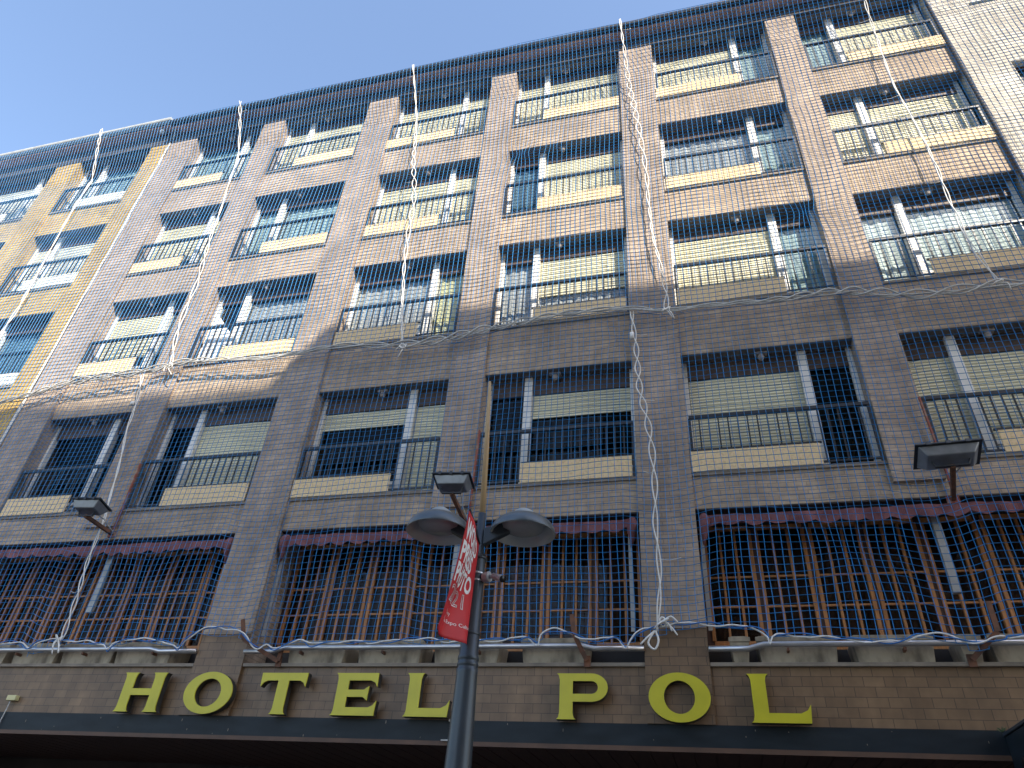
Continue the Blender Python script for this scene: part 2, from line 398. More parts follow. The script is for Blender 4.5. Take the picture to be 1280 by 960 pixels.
# --- first floor timber windows
for x0,x1 in ((-11.17,-6.17),(-5.41,0.0),(.73,6.19)):
    f=MB(); y0,y1=.52,.58; zb,zt=4.30,5.86
    f.box(x0+.002,x1-.002,y0-.04,.66,zb-.09,zb-.03)          # sill
    n=max(1,round((x1-x0-.1)/.675)); pw=(x1-x0-.08)/n
    for i in range(n):
        a=x0+.04+i*pw+.045; b=a+pw-.09
        f.box(a,b,y0,y1,zb-.03,zb+.03); f.box(a,b,y0,y1,zt-.06,zt)
        for k in range(4):
            xx=a+(b-a)*k/3; wd=.022 if k in (0,3) else .015
            f.box(xx-wd,xx+wd,y0-.006 if k in(0,3) else y0,y1,zb+.03,zt-.06)
        for zz in (4.76,5.15):
            f.box(a+.02,b-.02,y0+.012,y1-.012,zz-.012,zz+.012)
    wn=f.build('window',M['wood'],hotel,bevel=.003)
    MB().box(x0+.004,x1-.004,.552,.558,zb-.02,zt-.01).build('pane',M['glass_dim'],wn)
    j=MB()
    for i in range(n+1):
        xx=x0+.04+i*pw; j.box(max(x0+.003,xx-.04),min(x1-.003,xx+.04),.53,.60,zb-.02,zt-.005)
    j.build('mullion',M['brown'],wn)
    curtain(x0+.05,x1-.05,zt-.1,zb,M['brown_cur'],wn,y=.66,amp=.02)
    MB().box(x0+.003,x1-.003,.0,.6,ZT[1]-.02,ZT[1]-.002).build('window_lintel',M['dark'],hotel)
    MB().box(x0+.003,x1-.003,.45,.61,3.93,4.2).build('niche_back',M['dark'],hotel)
    # pipe in front of the troughs
    segs=[(x0-.0,.0)]
    MB().tube([(x0+.005,-.10,4.065),(x0+.45,-.10,4.065),(x0+.62,-.12,4.105),(x1-.75,-.12,4.105),(x1-.6,-.10,4.075),(x1-.005,-.10,4.075)],.033,10).build('pipe',M['steel'],hotel,smooth=True)
    for t in (.16,.38,.62,.86):
        xx=x0+(x1-x0)*t; MB().box(xx-.012,xx+.012,-.13,.02,4.03,4.066).build('pipe_bracket',M['rust'],hotel)

# rusty net brackets
for pts in ([(-5.47,-.24,4.46),(-5.40,-.20,4.20),(-4.86,-.09,3.94),(-4.84,-.08,4.18)],[(-.86,-.2,4.46),(-.83,-.2,4.22),(-.69,-.09,3.94)],[(3.72,-.2,4.52),(3.72,-.2,4.20),(3.43,-.09,3.94)]):
    m=MB()
    for a,b in zip(pts,pts[1:]): m.bar(a,b,.055,.02,up=(0,1,0))
    m.box(pts[2][0]-.04,pts[2][0]+.04,-.075,-.06,3.87,4.0)
    m.build('net_bracket',M['rust'],hotel)
# small yellow junction box with cable
jb=MB().box(-9.12,-8.96,-.09,-.02,3.41,3.48).build('junction_box',plain('cream_plastic',(.55,.5,.25),.5),hotel,bevel=.006)
MB().tube([(-9.06,-.06,3.41),(-9.06,-.062,3.30),(-9.07,-.075,3.04)],.008,6).build('cable',M['rope_grey'],jb)
# loose cable end by the L
MB().tube([(-2.31,-.065,3.36),(-2.30,-.07,3.28),(-2.33,-.08,3.05)],.011,6).box(-2.36,-2.26,-.075,-.05,3.245,3.27).box(-2.43,-2.30,-.09,-.05,3.03,3.045).build('cable',M['rope_grey'],hotel)
# scratches and paper remnants on the slate band
sr=MB()
for i in range(24):
    x=random.uniform(-9,4); z=random.uniform(3.05,3.24); a=random.uniform(.003,.009); b=random.uniform(.003,.035)
    sr.box(x,x+a,-.0525,-.0505,z-b/2,min(z+b/2,3.255))
sr.build('paint_flecks',M['concrete'],hotel)

# --- yellow block
yw=MB()
for k,(x0,x1,s) in YBAY.items():
    for zlo,zhi in ((4,ZB[2]-.05),(ZT[2],ZB[3]-.05),(ZT[3],ZB[4]-.05),(ZT[4],ZB[5]-.05)): yw.box(x0,x1,0,.3,zlo,zhi)
yw.box(-22,-18.2,0,.3,0,17.38); yw.box(-18.2,-12.03,0,.3,0,4)
yw.build('wall',M['brick_yellow'],yell)
for x0,x1 in ((-15.75,-14.94),(-12.61,-12.03)): MB().box(x0,x1,-.06,.30,4,ZT[5]).build('pilaster',M['brick_yellow'],yell)
ys={('K',5):(S,S),('K',4):((0,'cur_blue'),(0,None)),('K',3):((0,'cur_blue'),S),('K',2):(S,S),
    ('L',5):((0,'cur_teal'),(0,'cur_white')),('L',4):(S,S),('L',3):((0,'cur_blue'),(0,'cur_white')),('L',2):(S,S)}
for (k,r),(W_,D_) in ys.items():
    x0,x1,s=YBAY[k]; window(yell,x0,x1,r,s,W_,D_,board='osb_white',shutter='shutter_y',rail='rail',lamp=False)
MB().box(-15.8-2.3,-15.78,-.04,.02,ZB[5]+.93,ZB[5]+1.0).build('handrail',M['rail_white'],yell)
MB().box(-22,-12.0,-.075,.30,17.38,17.85).build('frieze',M['frieze'],yell)
MB().box(-22,-11.97,-.31,.30,17.852,17.90).build('eave_soffit',M['soffit'],yell)
MB().box(-22,-11.96,-.06,.02,17.70,17.80).build('eave_beam',M['concrete'],yell)
g=MB(); g.prism([(-22,y,z+.16) for y,z in prof],(10.02,0,0)); g.build('gutter',M['gutter_pale'],yell)
MB().tube([(-11.99,-.37,18.0),(-11.93,-.36,17.95),(-11.91,-.3,17.82),(-11.93,-.15,17.7),(-11.95,-.1,17.5)],.035,8).build('downpipe',M['gutter_pale'],yell,smooth=True)
MB().lathe((-12.35,-.2,17.78),[(.001,.16),(.05,.15),(.07,.08),(.07,0),(.001,-.02)],12).build('eave_lamp',M['white'],yell,smooth=True)
MB().prism([(-22,-.36,18.02),(-22,6.5,20.4),(-22,6.5,20.3),(-22,-.25,17.97)],(10.03,0,0)).build('roof',M['roof'],yell)
MB().box(-22,-12.03,2.2,2.3,0,17.3).box(-21.9,-12.04,.31,2.19,17.4,17.5).box(-12.2,-12.06,.31,2.19,4,17.3).build('interior',M['room'],yell)
# white cable run down the joint
js=[(-12.01,-.085,17.35-i*.35) for i in range(39)]
MB().tube([(x+random.uniform(-.012,.012),y,z) for x,y,z in js],.022,6).build('joint_strip',M['white'],yell)

# --- grey block
gw=MB(); gx=(7.0,8.7)
gw.box(6.27,gx[0],-.02,.3,0,23); gw.box(gx[1],16,-.02,.3,0,23)
gz=[(16.55,18.5),(12.4,14.38),(9.3,11.3),(6.2,8.2)]; prev=23
for zb,zt in gz: gw.box(gx[0],gx[1],-.02,.3,zt,prev); prev=zb
gw.box(gx[0],gx[1],-.02,.3,0,prev); gw.build('wall',M['brick_grey'],grey)
for zb,zt in gz:
    f=MB(); f.box(gx[0],gx[1],.12,.2,zb,zb+.07).box(gx[0],gx[1],.12,.2,zt-.07,zt-.002)
    for x in (gx[0]+.002,(gx[0]+gx[1])/2-.04,gx[1]-.082): f.box(x,x+.08,.12,.2,zb+.07,zt-.07)
    o=f.build('window',M['trim'],grey); MB().box(gx[0]+.05,gx[1]-.05,.155,.162,zb+.05,zt-.05).build('pane',M['glass'],o)
    curtain(gx[0]+.03,gx[1]-.03,zt-.03,zb+.3,M['cur_blue'],o,y=.3)
    MB().box(gx[0]-.06,gx[1]+.06,-.06,.118,zb-.05,zb-.001).build('ledge',M['osb_white'],grey)
MB().box(6.3,15.9,1.5,1.6,0,22).build('interior',M['room'],grey)
MB().box(6.27,16,-.35,6,23,23.3).build('roof',M['frieze'],grey)

# ------------------------------------------------------------------ buildings across the street (cast the shadow)
def opposite(name,x0,x1,h,label):
    b=thing(name,((x0+x1)/2,-19,0),label,'building')
    m=MB().box(x0,x1,-26,-14.3,0,h-.5); m.build('wall',M['render'],b)
    MB().box(x0+.02,x1-.02,-26.2,-14.0,h-.5,h).build('roof',M['frieze'],b)
    wn=MB(); pn=MB()
    x=x0+1.2
    while x<x1-2:
        for z in [4.2+3.05*i for i in range(6)]:
            wn.box(x-.06,x+1.36,-14.3,-14.24,z-.06,z+1.66); pn.box(x,x+1.3,-14.24,-14.228,z,z+1.6)
        x+=2.9
    o=wn.build('windows',M['white'],b); pn.build('panes',M['dark'],o)
SX=SUN.x/-SUN.y; SZ=SUN.z/-SUN.y
d=14.0
opposite('rendered_building',-2.6,-5.62+d*SX,8.72+d*SZ-.0,'cream rendered block across the street, its lower roof shading the left of the facade')
opposite('rendered_building',-5.62+d*SX+.02,19.5,9.92+d*SZ,'cream rendered block across the street, its higher roof shading the right of the facade')

# ------------------------------------------------------------------ awnings
def awning(x0,x1,label):
    t=thing('awning',((x0+x1)/2,.1,5.6),label,'awning','faded red awnings over the first floor windows')
    MB().tube([(x0+.05,.22,5.80),(x1-.05,.22,5.80)],.035,10).build('roller',M['fabric'],t,smooth=True)
    m=MB(); n=int((x1-x0-.1)/.02); sc_=.29
    b0=len(m.v)
    for i in range(n+1):
        x=x0+.05+(x1-x0-.1)*i/n
        yy=-.00+.012*math.sin(x*9)+.008*math.sin(x*23+1)
        zb=5.675-.05*abs(math.sin((x-x0)*PI/sc_))+.014*math.sin(x*1.7)
        zt=5.83+.006*math.sin(x*4)
        m.v+=[(x,.10,zt),(x,yy-.03,5.775+.008*math.sin(x*2.3)),(x,yy+.018*math.sin(x*14),zb)]
    for i in range(n):
        for k in range(2): m.f.append((3*i+k,3*i+k+1,3*i+4+k,3*i+3+k))
    va=m.build('valance',M['fabric'],t); sd=va.modifiers.new('solid','SOLIDIFY'); sd.thickness=.006
    # folded cloth bunch at each end
    for x in (x0+.10,x1-.10):
        mm=MB(); 
        mm.tube([(x,.03,5.80),(x+.01,-.01,5.72),(x-.015,.02,5.62),(x-.01,.05,5.52),(x-.03,.08,5.42)],[.05,.075,.06,.035,.01],8)
        mm.build('folded_end',M['fabric'],t,smooth=True)
        MB().bar((x-.05,.14,5.7),(x-.05,.16,4.35),.02,.05,up=(1,0,0)).build('side_arm',M['post'],t)
    xm=x0+(x1-x0)*.52
    MB().box(xm-.045,xm+.045,.16,.22,4.75,5.72).build('centre_post',M['post'],t)
awning(-11.17,-6.17,'faded red scalloped awning above the leftmost timber window, behind the left floodlight')
awning(-5.41,0.0,'faded red scalloped awning above the timber window behind the street lamp')
awning(.73,6.19,'faded red scalloped awning above the timber window at the right edge')

# ------------------------------------------------------------------ troughs
def trough(x0,x1,label):
    h=.30; y0,y1=-.03,.38; m=MB(); L=x1-x0
    r=.05
    prof_=[(0,0),(0,h*.85),(.02,h),(L-.02,h),(L,h*.85),(L,0)]
    pts=[(x-L/2,y0,z) for x,z in ((.03,0),(0,h*.8),(.02,h),(L-.02,h),(L,h*.8),(L-.03,0))]
    m.prism(pts,(0,y1-y0,0))
    m.box(-L/2-.012,L/2+.012,y0-.012,y0,h*.78,h*.96)
    me=m.build('planter_trough',M['trough'],bevel=.008); me.location=((x0+x1)/2,0,3.927)
    tag(me,label,'planter','concrete planter troughs behind the pipe')
for x0,x1,l in ((-10.4,-9.55,'concrete planter trough cut by the left edge'),(-9.42,-8.62,'concrete planter trough above the small yellow junction box'),(-8.52,-7.60,'concrete planter trough left of the letter H, the left of an adjoining pair'),
    (-7.57,-6.62,'concrete planter trough directly above the letter H'),(-4.77,-3.92,'concrete planter trough above the letter T, right of the left rusty bracket'),(-3.74,-2.84,'concrete planter trough above the letter E'),
    (-2.68,-1.80,'concrete planter trough above the first letter L, behind the lamp pole'),(-1.52,-.70,'concrete planter trough above the gap before the letter P, ending at the middle rusty bracket'),
    (.98,1.20,'short concrete planter trough end beside the last letter O'),(1.28,2.14,'concrete planter trough above the last letter L'),(2.30,3.12,'concrete planter trough right of the last letter L'),(3.36,3.58,'short concrete planter trough end behind the right rusty bracket'),(3.66,4.5,'concrete planter trough at the right edge')):
    trough(x0,x1,l)

# ------------------------------------------------------------------ sign letters
sign=thing('hotel_sign',(-2.7,-.1,3.27),'yellow flared capital letters spelling HOTEL POL along the tiled fascia','sign')
def arc(cx,cy,rx,ry,a0,a1,n):
    return [(cx+rx*math.cos(a0+(a1-a0)*i/n),cy+ry*math.sin(a0+(a1-a0)*i/n)) for i in range(n+1)]
def stem(x0,x1,z0,z1,fl=.035,hl=True,hr=True,tl=True,tr=True):
    """flared stem outline ccw, feet with small serifs"""
    c=.045
    p=[]
    p+=[(x0-(fl if hl else 0),z0),(x1+(fl if hr else 0),z0)]
    if hr: p+=[(x1+fl*.35,z0+c*.5),(x1,z0+c*1.6)]
    if tr: p+=[(x1,z1-c*1.6),(x1+fl*.35,z1-c*.5)]
    p+=[(x1+(fl if tr else 0),z1),(x0-(fl if tl else 0),z1)]
    if tl: p+=[(x0-fl*.35,z1-c*.5),(x0,z1-c*1.6)]
    if hl: p+=[(x0,z0+c*1.6),(x0-fl*.35,z0+c*.5)]
    return p
def letter_polys(ch,x0,x1):
    z0,z1=3.27,3.77; W=x1-x0; t=.155; H=z1-z0
    if ch=='H': return [stem(x0+.04,x0+.04+t,z0,z1),stem(x1-.04-t,x1-.04,z0,z1),[(x0+.04+t,z0+.21),(x1-.04-t,z0+.21),(x1-.04-t,z0+.295),(x0+.04+t,z0+.295)]]
    if ch=='T':
        cx=(x0+x1)/2
        return [stem(cx-t/2,cx+t/2,z0,z1-.095,tl=False,tr=False),[(x0,z1-.17),(x0+.035,z1-.12),(x0+.09,z1-.095),(x1-.09,z1-.095),(x1-.035,z1-.12),(x1,z1-.17),(x1+.01,z1),(x0-.01,z1)]]
    if ch=='E':
        a=x0+.035
        return [stem(a,a+t,z0,z1,hr=False,tr=False),[(a+t,z0),(x1,z0),(x1+.01,z0+.175),(x1-.03,z0+.12),(x1-.09,z0+.095),(a+t,z0+.095)],
                [(a+t,z1-.09),(x1-.1,z1-.09),(x1-.04,z1-.115),(x1-.005,z1-.165),(x1-.01,z1),(a+t,z1)],
                [(a+t,z0+.215),(x1-.18,z0+.215),(x1-.12,z0+.175),(x1-.115,z0+.345),(x1-.18,z0+.30),(a+t,z0+.30)]]
    if ch=='L':
        a=x0+.04
        return [stem(a,a+t,z0,z1,hr=False),[(a+t,z0),(x1-.01,z0),(x1+.01,z0+.19),(x1-.03,z0+.13),(x1-.1,z0+.098),(a+t,z0+.098)]]
    if ch=='P':
        a=x0+.045; cz=z1-.155; ro=.155; ri=.07
        bx=x1-.19
        outer=[(a+t,z1),(bx,z1)][::1]
        out=[(a+t,z1-.31),(bx,z1-.31)]+arc(bx,cz,.19,.155,-PI/2,PI/2,14)[1:]+[(a+t,z1)]
        inn=[(a+t,z1-.085),(bx,z1-.085)]+arc(bx,cz,.075,.07,PI/2,-PI/2,10)[1:]+[(a+t,z1-.225)]
        return [stem(a,a+t,z0,z1,tr=False),out+inn]
    if ch=='O':
        cx=(x0+x1)/2; cz=(z0+z1)/2
        return [('ring',arc(cx,cz,W/2,H/2+.012,0,2*PI,40)[:-1],arc(cx,cz,W/2-.17,H/2-.075,0,2*PI,40)[:-1])]
def ring_mesh(m,out,inn,y,dy,front=True,sides=True):
    pass
import bmesh
def fill(poly_outer,poly_inner=None):
    """triangulate 2D (x,z) polygon with optional hole, returns verts, faces"""
    from mathutils.geometry import tessellate_polygon
    loops=[[Vector((x,z,0)) for x,z in poly_outer]]
    if poly_inner: loops.append([Vector((x,z,0)) for x,z in poly_inner])
    tri=tessellate_polygon(loops); pts=[p for l in loops for p in l]
    return pts,tri
def solid(m,outer,inner,y0,y1,cap0=True,cap1=True):
    pts,tri=fill(outer,inner); b=len(m.v); n=len(pts)
    m.v+=[(p.x,y0,p.y) for p in pts]+[(p.x,y1,p.y) for p in pts]
    for t in tri:
        if cap0: m.f.append((b+t[0],b+t[1],b+t[2]))
        if cap1: m.f.append((b+n+t[2],b+n+t[1],b+n+t[0]))
    st=0
    for l in ([outer] if not inner else [outer,inner]):
        k=len(l)
        for i in range(k):
            j=(i+1)%k; m.f.append((b+st+i,b+st+j,b+n+st+j,b+n+st+i))
        st+=k
for ch,x0,x1 in (('H',-7.14,-6.44),('O',-6.10,-5.37),('T',-4.97,-4.32),('E',-3.90,-3.31),('L',-2.93,-2.35),('P',-1.04,-.43),('O',.03,.71),('L',1.11,1.73)):
    body=MB(); face=MB()
    for i,p in enumerate(letter_polys(ch,x0,x1)):
        o,inn=(p[1],p[2]) if p[0]=='ring' else (p,None)
        solid(body,o,inn,-.16-.0005*i,-.078)
        solid(face,o,inn,-.178-.0003*i,-.1625)
    bo=body.build('letter',M['letter_side'],sign)
    face.build('letter_face',M['yellow'],bo)

# ------------------------------------------------------------------ floodlights
def flood(base,c,yaw,tilt,top,label,sc3=(.9,.9,.9)):
    t=thing('floodlight',base,label,'floodlight','floodlights on rusty wall brackets')
    A=Matrix.Translation(Vector(c))@Matrix.Rotation(yaw,4,'Z')@Matrix.Rotation(tilt,4,'X')@Matrix.Diagonal((*sc3,1))
    def P(x,y,z): return tuple(A@Vector((x,y,z)))
    def hull(pts_lo,pts_hi,m):
        b=len(m.v); m.v+=[P(*p) for p in pts_lo+pts_hi]
        m.f+=[(b,b+3,b+2,b+1),(b+4,b+5,b+6,b+7),(b,b+1,b+5,b+4),(b+1,b+2,b+6,b+5),(b+2,b+3,b+7,b+6),(b+3,b,b+4,b+7)]; return m
    # body tapering downward, lid frame on top
    m=hull([(-.19,-.13,-.12),(.19,-.13,-.12),(.19,.11,-.12),(-.19,.11,-.12)],[(-.25,-.18,.02),(.25,-.18,.02),(.25,.18,.02),(-.25,.18,.02)],MB())
    h=m.build('housing',M['fl_grey'],t,bevel=.012)
    m=hull([(-.275,-.205,.024),(.275,-.205,.024),(.275,.205,.024),(-.275,.205,.024)],[(-.27,-.2,.052),(.27,-.2,.052),(.27,.2,.052),(-.27,.2,.052)],MB())
    for x in (-.16,0,.16): hull([(x-.02,-.218,-.0),(x+.02,-.218,-.0),(x+.02,-.2055,-.0),(x-.02,-.2055,-.0)],[(x-.02,-.218,.055),(x+.02,-.218,.055),(x+.02,-.2055,.055),(x-.02,-.2055,.055)],m)
    m.build('lid_frame',M['fl_dark'],h)
    m=MB(); m.bar(P(-.16,-.02,-.10),P(-.13,0,-.2),.03,.012); m.bar(P(.16,-.02,-.10),P(.13,0,-.2),.03,.012); m.bar(P(-.14,0,-.2),P(.14,0,-.2),.035,.014)
    m.build('yoke',M['fl_dark'],t)
    b=Vector(base); e=Vector(P(0,0,-.2))
    MB().bar(b,e,.05,.05,up=(1,0,0)).build('arm',M['rust'],t)
    m=MB(); m.bar(b+Vector((.02,-.02,0)),top,.045,.018,up=(1,0,0)); m.box(b.x-.07,b.x+.07,b.y,-.003,b.z-.05,b.z+.05)
    m.build('wall_strut',M['rust_red'],t)
    m=MB(); m.tube([b+Vector((.03,-.03,.02)),b.lerp(e,.4)+Vector((.02,-.05,.12)),Vector(P(.1,.1,-.1))],.008,6); m.build('power_cable',M['rope_grey'],t)
flood((-8.54,-.03,5.97),(-8.55,-.62,6.18),.12,-.15,(-8.42,-.16,7.2),'grey floodlight on a rusty bracket at the left, crossed by the white rope')
flood((-2.42,-.03,5.80),(-2.47,-.62,6.18),.10,-.15,(-2.33,-.16,7.3),'grey floodlight on a rusty bracket directly above the street lamp head',(.98,.9,.9))
flood((3.77,-.03,5.83),(3.66,-.62,6.10),-.05,-.32,(3.72,-.16,7.25),'grey floodlight on a rusty bracket at the right, above the right timber window',(1.28,.95,.85))

# ------------------------------------------------------------------ street lamp
lx,ly=-.855,-4.0
lamp=thing('street_lamp',(lx,ly,0),'dark grey street lamp with two bell shades and a pale wooden top pole','street lamp')
MB().lathe((lx,ly,0),[(.20,0),(.20,.03),(.13,.06),(.115,.5),(.088,2.2),(.072,2.80),(.074,2.81),(.074,2.835),(.07,2.84),(.07,2.85),(.074,2.855),(.074,2.875),(.07,2.88),(.07,2.89),(.074,2.895),(.074,2.915),(.066,2.93),(.058,3.62),(.058,3.66),(.036,3.68),(.030,4.0),(.001,4.003)],28).build('pole',M['pole'],lamp,smooth=True)
for z in (3.06,3.62):
    MB().lathe((lx,ly,z),[(.0655,0),(.069,.004),(.069,.016),(.0655,.02)],28).build('collar',M['pole'],lamp,smooth=True)
MB().tube([(lx,ly,3.98),(lx-.02,ly,4.6),(lx-.05,ly,5.28)],[.024,.022,.012],12).build('wooden_tip',M['pole_wood'],lamp,smooth=True)
for cx,cy in ((lx-.325,ly-.06),(lx+.325,ly+.04)):
    z0=3.845
    m=MB(); d_=Vector((cx-lx,cy-ly,0)).normalized(); s_=Vector((-d_.y,d_.x,0))
    a=Vector((lx,ly,3.80))+d_*.03; b=Vector((cx,cy,z0+.05))-d_*.10
    lo=[a+s_*.03+Vector((0,0,-.07)),a-s_*.03+Vector((0,0,-.07)),a-s_*.03+Vector((0,0,.07)),a+s_*.03+Vector((0,0,.07))]
    hi=[b+s_*.03+Vector((0,0,-.055)),b-s_*.03+Vector((0,0,-.055)),b-s_*.03+Vector((0,0,.045)),b+s_*.03+Vector((0,0,.045))]
    i0=len(m.v); m.v+=[tuple(p) for p in lo+hi]
    m.f+=[(i0,i0+1,i0+2,i0+3),(i0+7,i0+6,i0+5,i0+4)]+[(i0+i,i0+4+i,i0+4+(i+1)%4,i0+(i+1)%4) for i in range(4)]
    m.build('arm',M['pole'],lamp,bevel=.008)
    m=MB(); m.lathe((cx,cy,z0),[(.246,-.016),(.25,-.01),(.247,0),(.240,.03),(.212,.07),(.165,.104),(.12,.124),(.09,.132),(.08,.137)],40)
    sh=m.build('lamp_shade',M['shade'],lamp,smooth=True)
    MB().lathe((cx,cy,z0),[(.246,-.016),(.236,-.012),(.222,.02),(.175,.068),(.12,.093),(.001,.11)],40).build('reflector',M['shade_in'],sh,smooth=True)
    MB().lathe((cx,cy,z0),[(.165,.06),(.15,.025),(.11,.005),(.001,-.002)],40).build('diffuser',M['diff'],sh,smooth=True)
    MB().lathe((cx,cy,z0),[(.088,.133),(.082,.160),(.055,.180),(.001,.186)],28).build('cap',M['gutter_pale'],sh,smooth=True)
# camera
cc=thing('security_camera',(lx+.07,ly,3.42),'white bullet security camera strapped to the lamp pole','camera')
m=MB()
for z in (3.445,3.50): m.lathe((lx,ly,z),[(.0625,0),(.0645,.003),(.0645,.011),(.0625,.014)],24)
m.build('strap',M['steel'],cc)
MB().tube([(lx+.062,ly-.02,3.475),(lx+.115,ly-.035,3.475)],[.036,.040],18).build('mount',M['cctv'],cc,smooth=True,bevel=.006)
MB().tube([(lx+.115,ly-.035,3.475),(lx+.145,ly-.045,3.47),(lx+.16,ly-.06,3.46)],.014,10).build('joint',M['cctv'],cc,smooth=True)
a=Vector((lx+.145,ly-.045,3.475)); dv=Vector((.085,-.05,-.042))
ca=MB().tube([a,a+dv*.9,a+dv],[.022,.025,.026],18).build('body',M['cctv'],cc,smooth=True)
MB().tube([a+dv*1.0,a+dv*1.09],[.0257,.025],18).build('lens_hood',M['black'],ca,smooth=True)
# banner
ban=thing('street_banner',(lx,-4.3,2.95),'red fabric banner with white lettering hanging from the lamp pole','banner')
TI=Vector((lx+.015,-4.05,3.725)); TO=Vector((-.745,-4.60,3.735)); BI=Vector((lx-.005,-4.06,2.985)); BO=Vector((-.955,-4.40,2.955))
def BP(u,v,off=0):
    """u 0 outer..1 inner, v 0 top..1 bottom"""
    e0=TO.lerp(BO,v)+Vector((0.0,.02*math.sin(v*PI),0)); e1=TI.lerp(BI,v)
    p=e0.lerp(e1,u)
    bell=math.sin(u*PI)*(.012+.05*v*v)*math.sin(u*5+v*3.5)
    nrm=Vector((.98,.2,0))
    p=p+nrm*(bell+.02*math.sin(v*7)*u*(1-u)*2)
    if v>.8: p.z+=(v-.8)*.35*(u-.45)*-1*(1-u)*1.2
    return p+nrm*off
m=MB(); nu,nv=26,36
for j in range(nv+1):
    for i in range(nu+1): m.v.append(tuple(BP(i/nu,j/nv)))
for j in range(nv):
    for i in range(nu): k=j*(nu+1)+i; m.f.append((k,k+1,k+nu+2,k+nu+1))
cl=m.build('cloth',M['banner'],ban,smooth=True); sd=cl.modifiers.new('solid','SOLIDIFY'); sd.thickness=.002; sd.offset=0
MB().tube([TI+Vector((0,.0,.006)),TO+Vector((0,0,.006))],.010,8).build('rod',M['pole'],ban,smooth=True)
MB().tube([BI,BI+Vector((.0,.05,-.01)),BI+Vector((.05,.06,-.01))],.004,6).build('tie',M['rope'],ban)
def text_on(txt,u0,u1,v0,v1,thick,outline=False):
    cu=bpy.data.curves.new('t','FONT'); cu.body=txt; cu.size=1; cu.offset=thick; cu.resolution_u=3
    if outline: cu.fill_mode='NONE'; cu.bevel_depth=.022; cu.bevel_resolution=0
    o=bpy.data.objects.new('t',cu); COL.objects.link(o)
    bpy.context.view_layer.update()
    dg=bpy.context.evaluated_depsgraph_get(); me=bpy.data.meshes.new_from_object(o.evaluated_get(dg))
    bpy.data.objects.remove(o)
    bmm=bmesh.new(); bmm.from_mesh(me)
    bmesh.ops.triangulate(bmm,faces=bmm.faces[:]); bmesh.ops.subdivide_edges(bmm,edges=[e for e in bmm.edges if e.calc_length()>.12],cuts=2)
    xs=[v.co.x for v in bmm.verts]; ys=[v.co.y for v in bmm.verts]; a,b,c,d=min(xs),max(xs),min(ys),max(ys)
    for v in bmm.verts:
        u=u0+(u1-u0)*(v.co.x-a)/(b-a); w_=v1+(v0-v1)*(v.co.y-c)/(d-c)
        v.co=BP(u,w_,.0035)
    bmm.to_mesh(me); bmm.free(); me.materials.clear(); me.materials.append(M['white_ink'])
    me.name='lettering'
    oo=bpy.data.objects.new('lettering',me); COL.objects.link(oo); oo.parent=ban; oo.matrix_parent_inverse=Matrix.Translation(-ban.location)
text_on('WORLD',.03,.86,.045,.215,.034)
text_on('PRESS',.03,.74,.225,.39,.034)
text_on('PHOTO',.03,.86,.40,.565,.034)
text_on('2021',.05,.72,.58,.72,.0,True)
text_on('Gallery',.16,.46,.775,.815,.0)
text_on('Press Expo Cultura',.12,.97,.845,.885,.0)

# ------------------------------------------------------------------ neighbour's slate hood bottom right
hd=thing('shop_hood',(4.8,-.5,2.5),'slate blue metal shop hood jutting out at the bottom right corner','hood')
MB().box(3.52,6.1,-.9,-.062,2.45,3.20).build('casing',M['slate'],hd,bevel=.01)
MB().box(3.505,6.12,-.92,-.061,3.203,3.235).build('lid',M['pole'],hd,bevel=.006)
MB().tube([(3.50,-.45,2.86),(3.519,-.45,2.86)],[.11,.11],24).build('round_vent',M['black'],hd)
wd=MB()
for i in range(22):
    a=random.uniform(0,2*PI); h=random.uniform(.02,.055); r_=random.uniform(.01,.05)
    p=Vector((3.50,-.10,3.237)); q=p+Vector((r_*math.cos(a),r_*math.sin(a)*.6,h))
    wd.bar(p,q,.006,.002,up=(math.sin(a),.3,.1))
tag(wd.build('weed',M['leaf']),'tiny weed tuft growing on the slate hood corner','plant')

# ------------------------------------------------------------------ ropes
def interp(pts,step):
    P=[Vector(p) for p in pts]; out=[]
    for i in range(len(P)-1):
        p0=P[max(i-1,0)];p1=P[i];p2=P[i+1];p3=P[min(i+2,len(P)-1)]
        n=max(1,int((p2-p1).length/step))
        for k in range(n):
            t=k/n; out.append(.5*((2*p1)+(p2-p0)*t+(2*p0-5*p1+4*p2-p3)*t*t+(3*p1-p0-3*p2+p3)*t**3))
    out.append(P[-1]); return out
def twisted(path,period,amp,r,horizontal=False,seed=0):
    rnd=random.Random(seed); q=interp(path,.05); A=[];B=[]; s=0; ph=rnd.random()*6
    for i,p in enumerate(q):
        if i: s+=(p-q[i-1]).length*(1+.25*math.sin(s*1.3+seed))
        a=amp*(.65+.35*math.sin(s*.9+seed)); w_=s*PI/period+ph
        d=Vector((0,0,1)) if horizontal else Vector((1,0,0))
        o=d*(a*math.sin(w_))+Vector((0,-1,0))*(a*.35*math.cos(w_))
        j=Vector((noise.noise(p*3),0,noise.noise(p*3+Vector((9,3,1)))))*.012
        A.append(p+o+j); B.append(p-o+j)
    return A,B
def knot(m,c,r,rad,seed,n=3):
    rnd=random.Random(seed); c=Vector(c)
    for k in range(n):
        ax=Vector((rnd.uniform(-1,1),rnd.uniform(-.3,.3),rnd.uniform(-1,1))); bx=Vector((rnd.uniform(-1,1),rnd.uniform(-.4,.4),rnd.uniform(-1,1)))
        m.tube([c+ax*r*math.cos(t*2*PI/14)+bx*r*math.sin(t*2*PI/14)+Vector((0,-.02*k,0)) for t in range(15)],rad,6)
    for k in range(n):
        e=c+Vector((rnd.uniform(-.15,.15),-.02,rnd.uniform(-.22,.0))); mid=(c+e)/2+Vector((rnd.uniform(-.05,.05),-.03,.03))
        m.tube(interp([c,mid,e],.03),rad*.8,5)
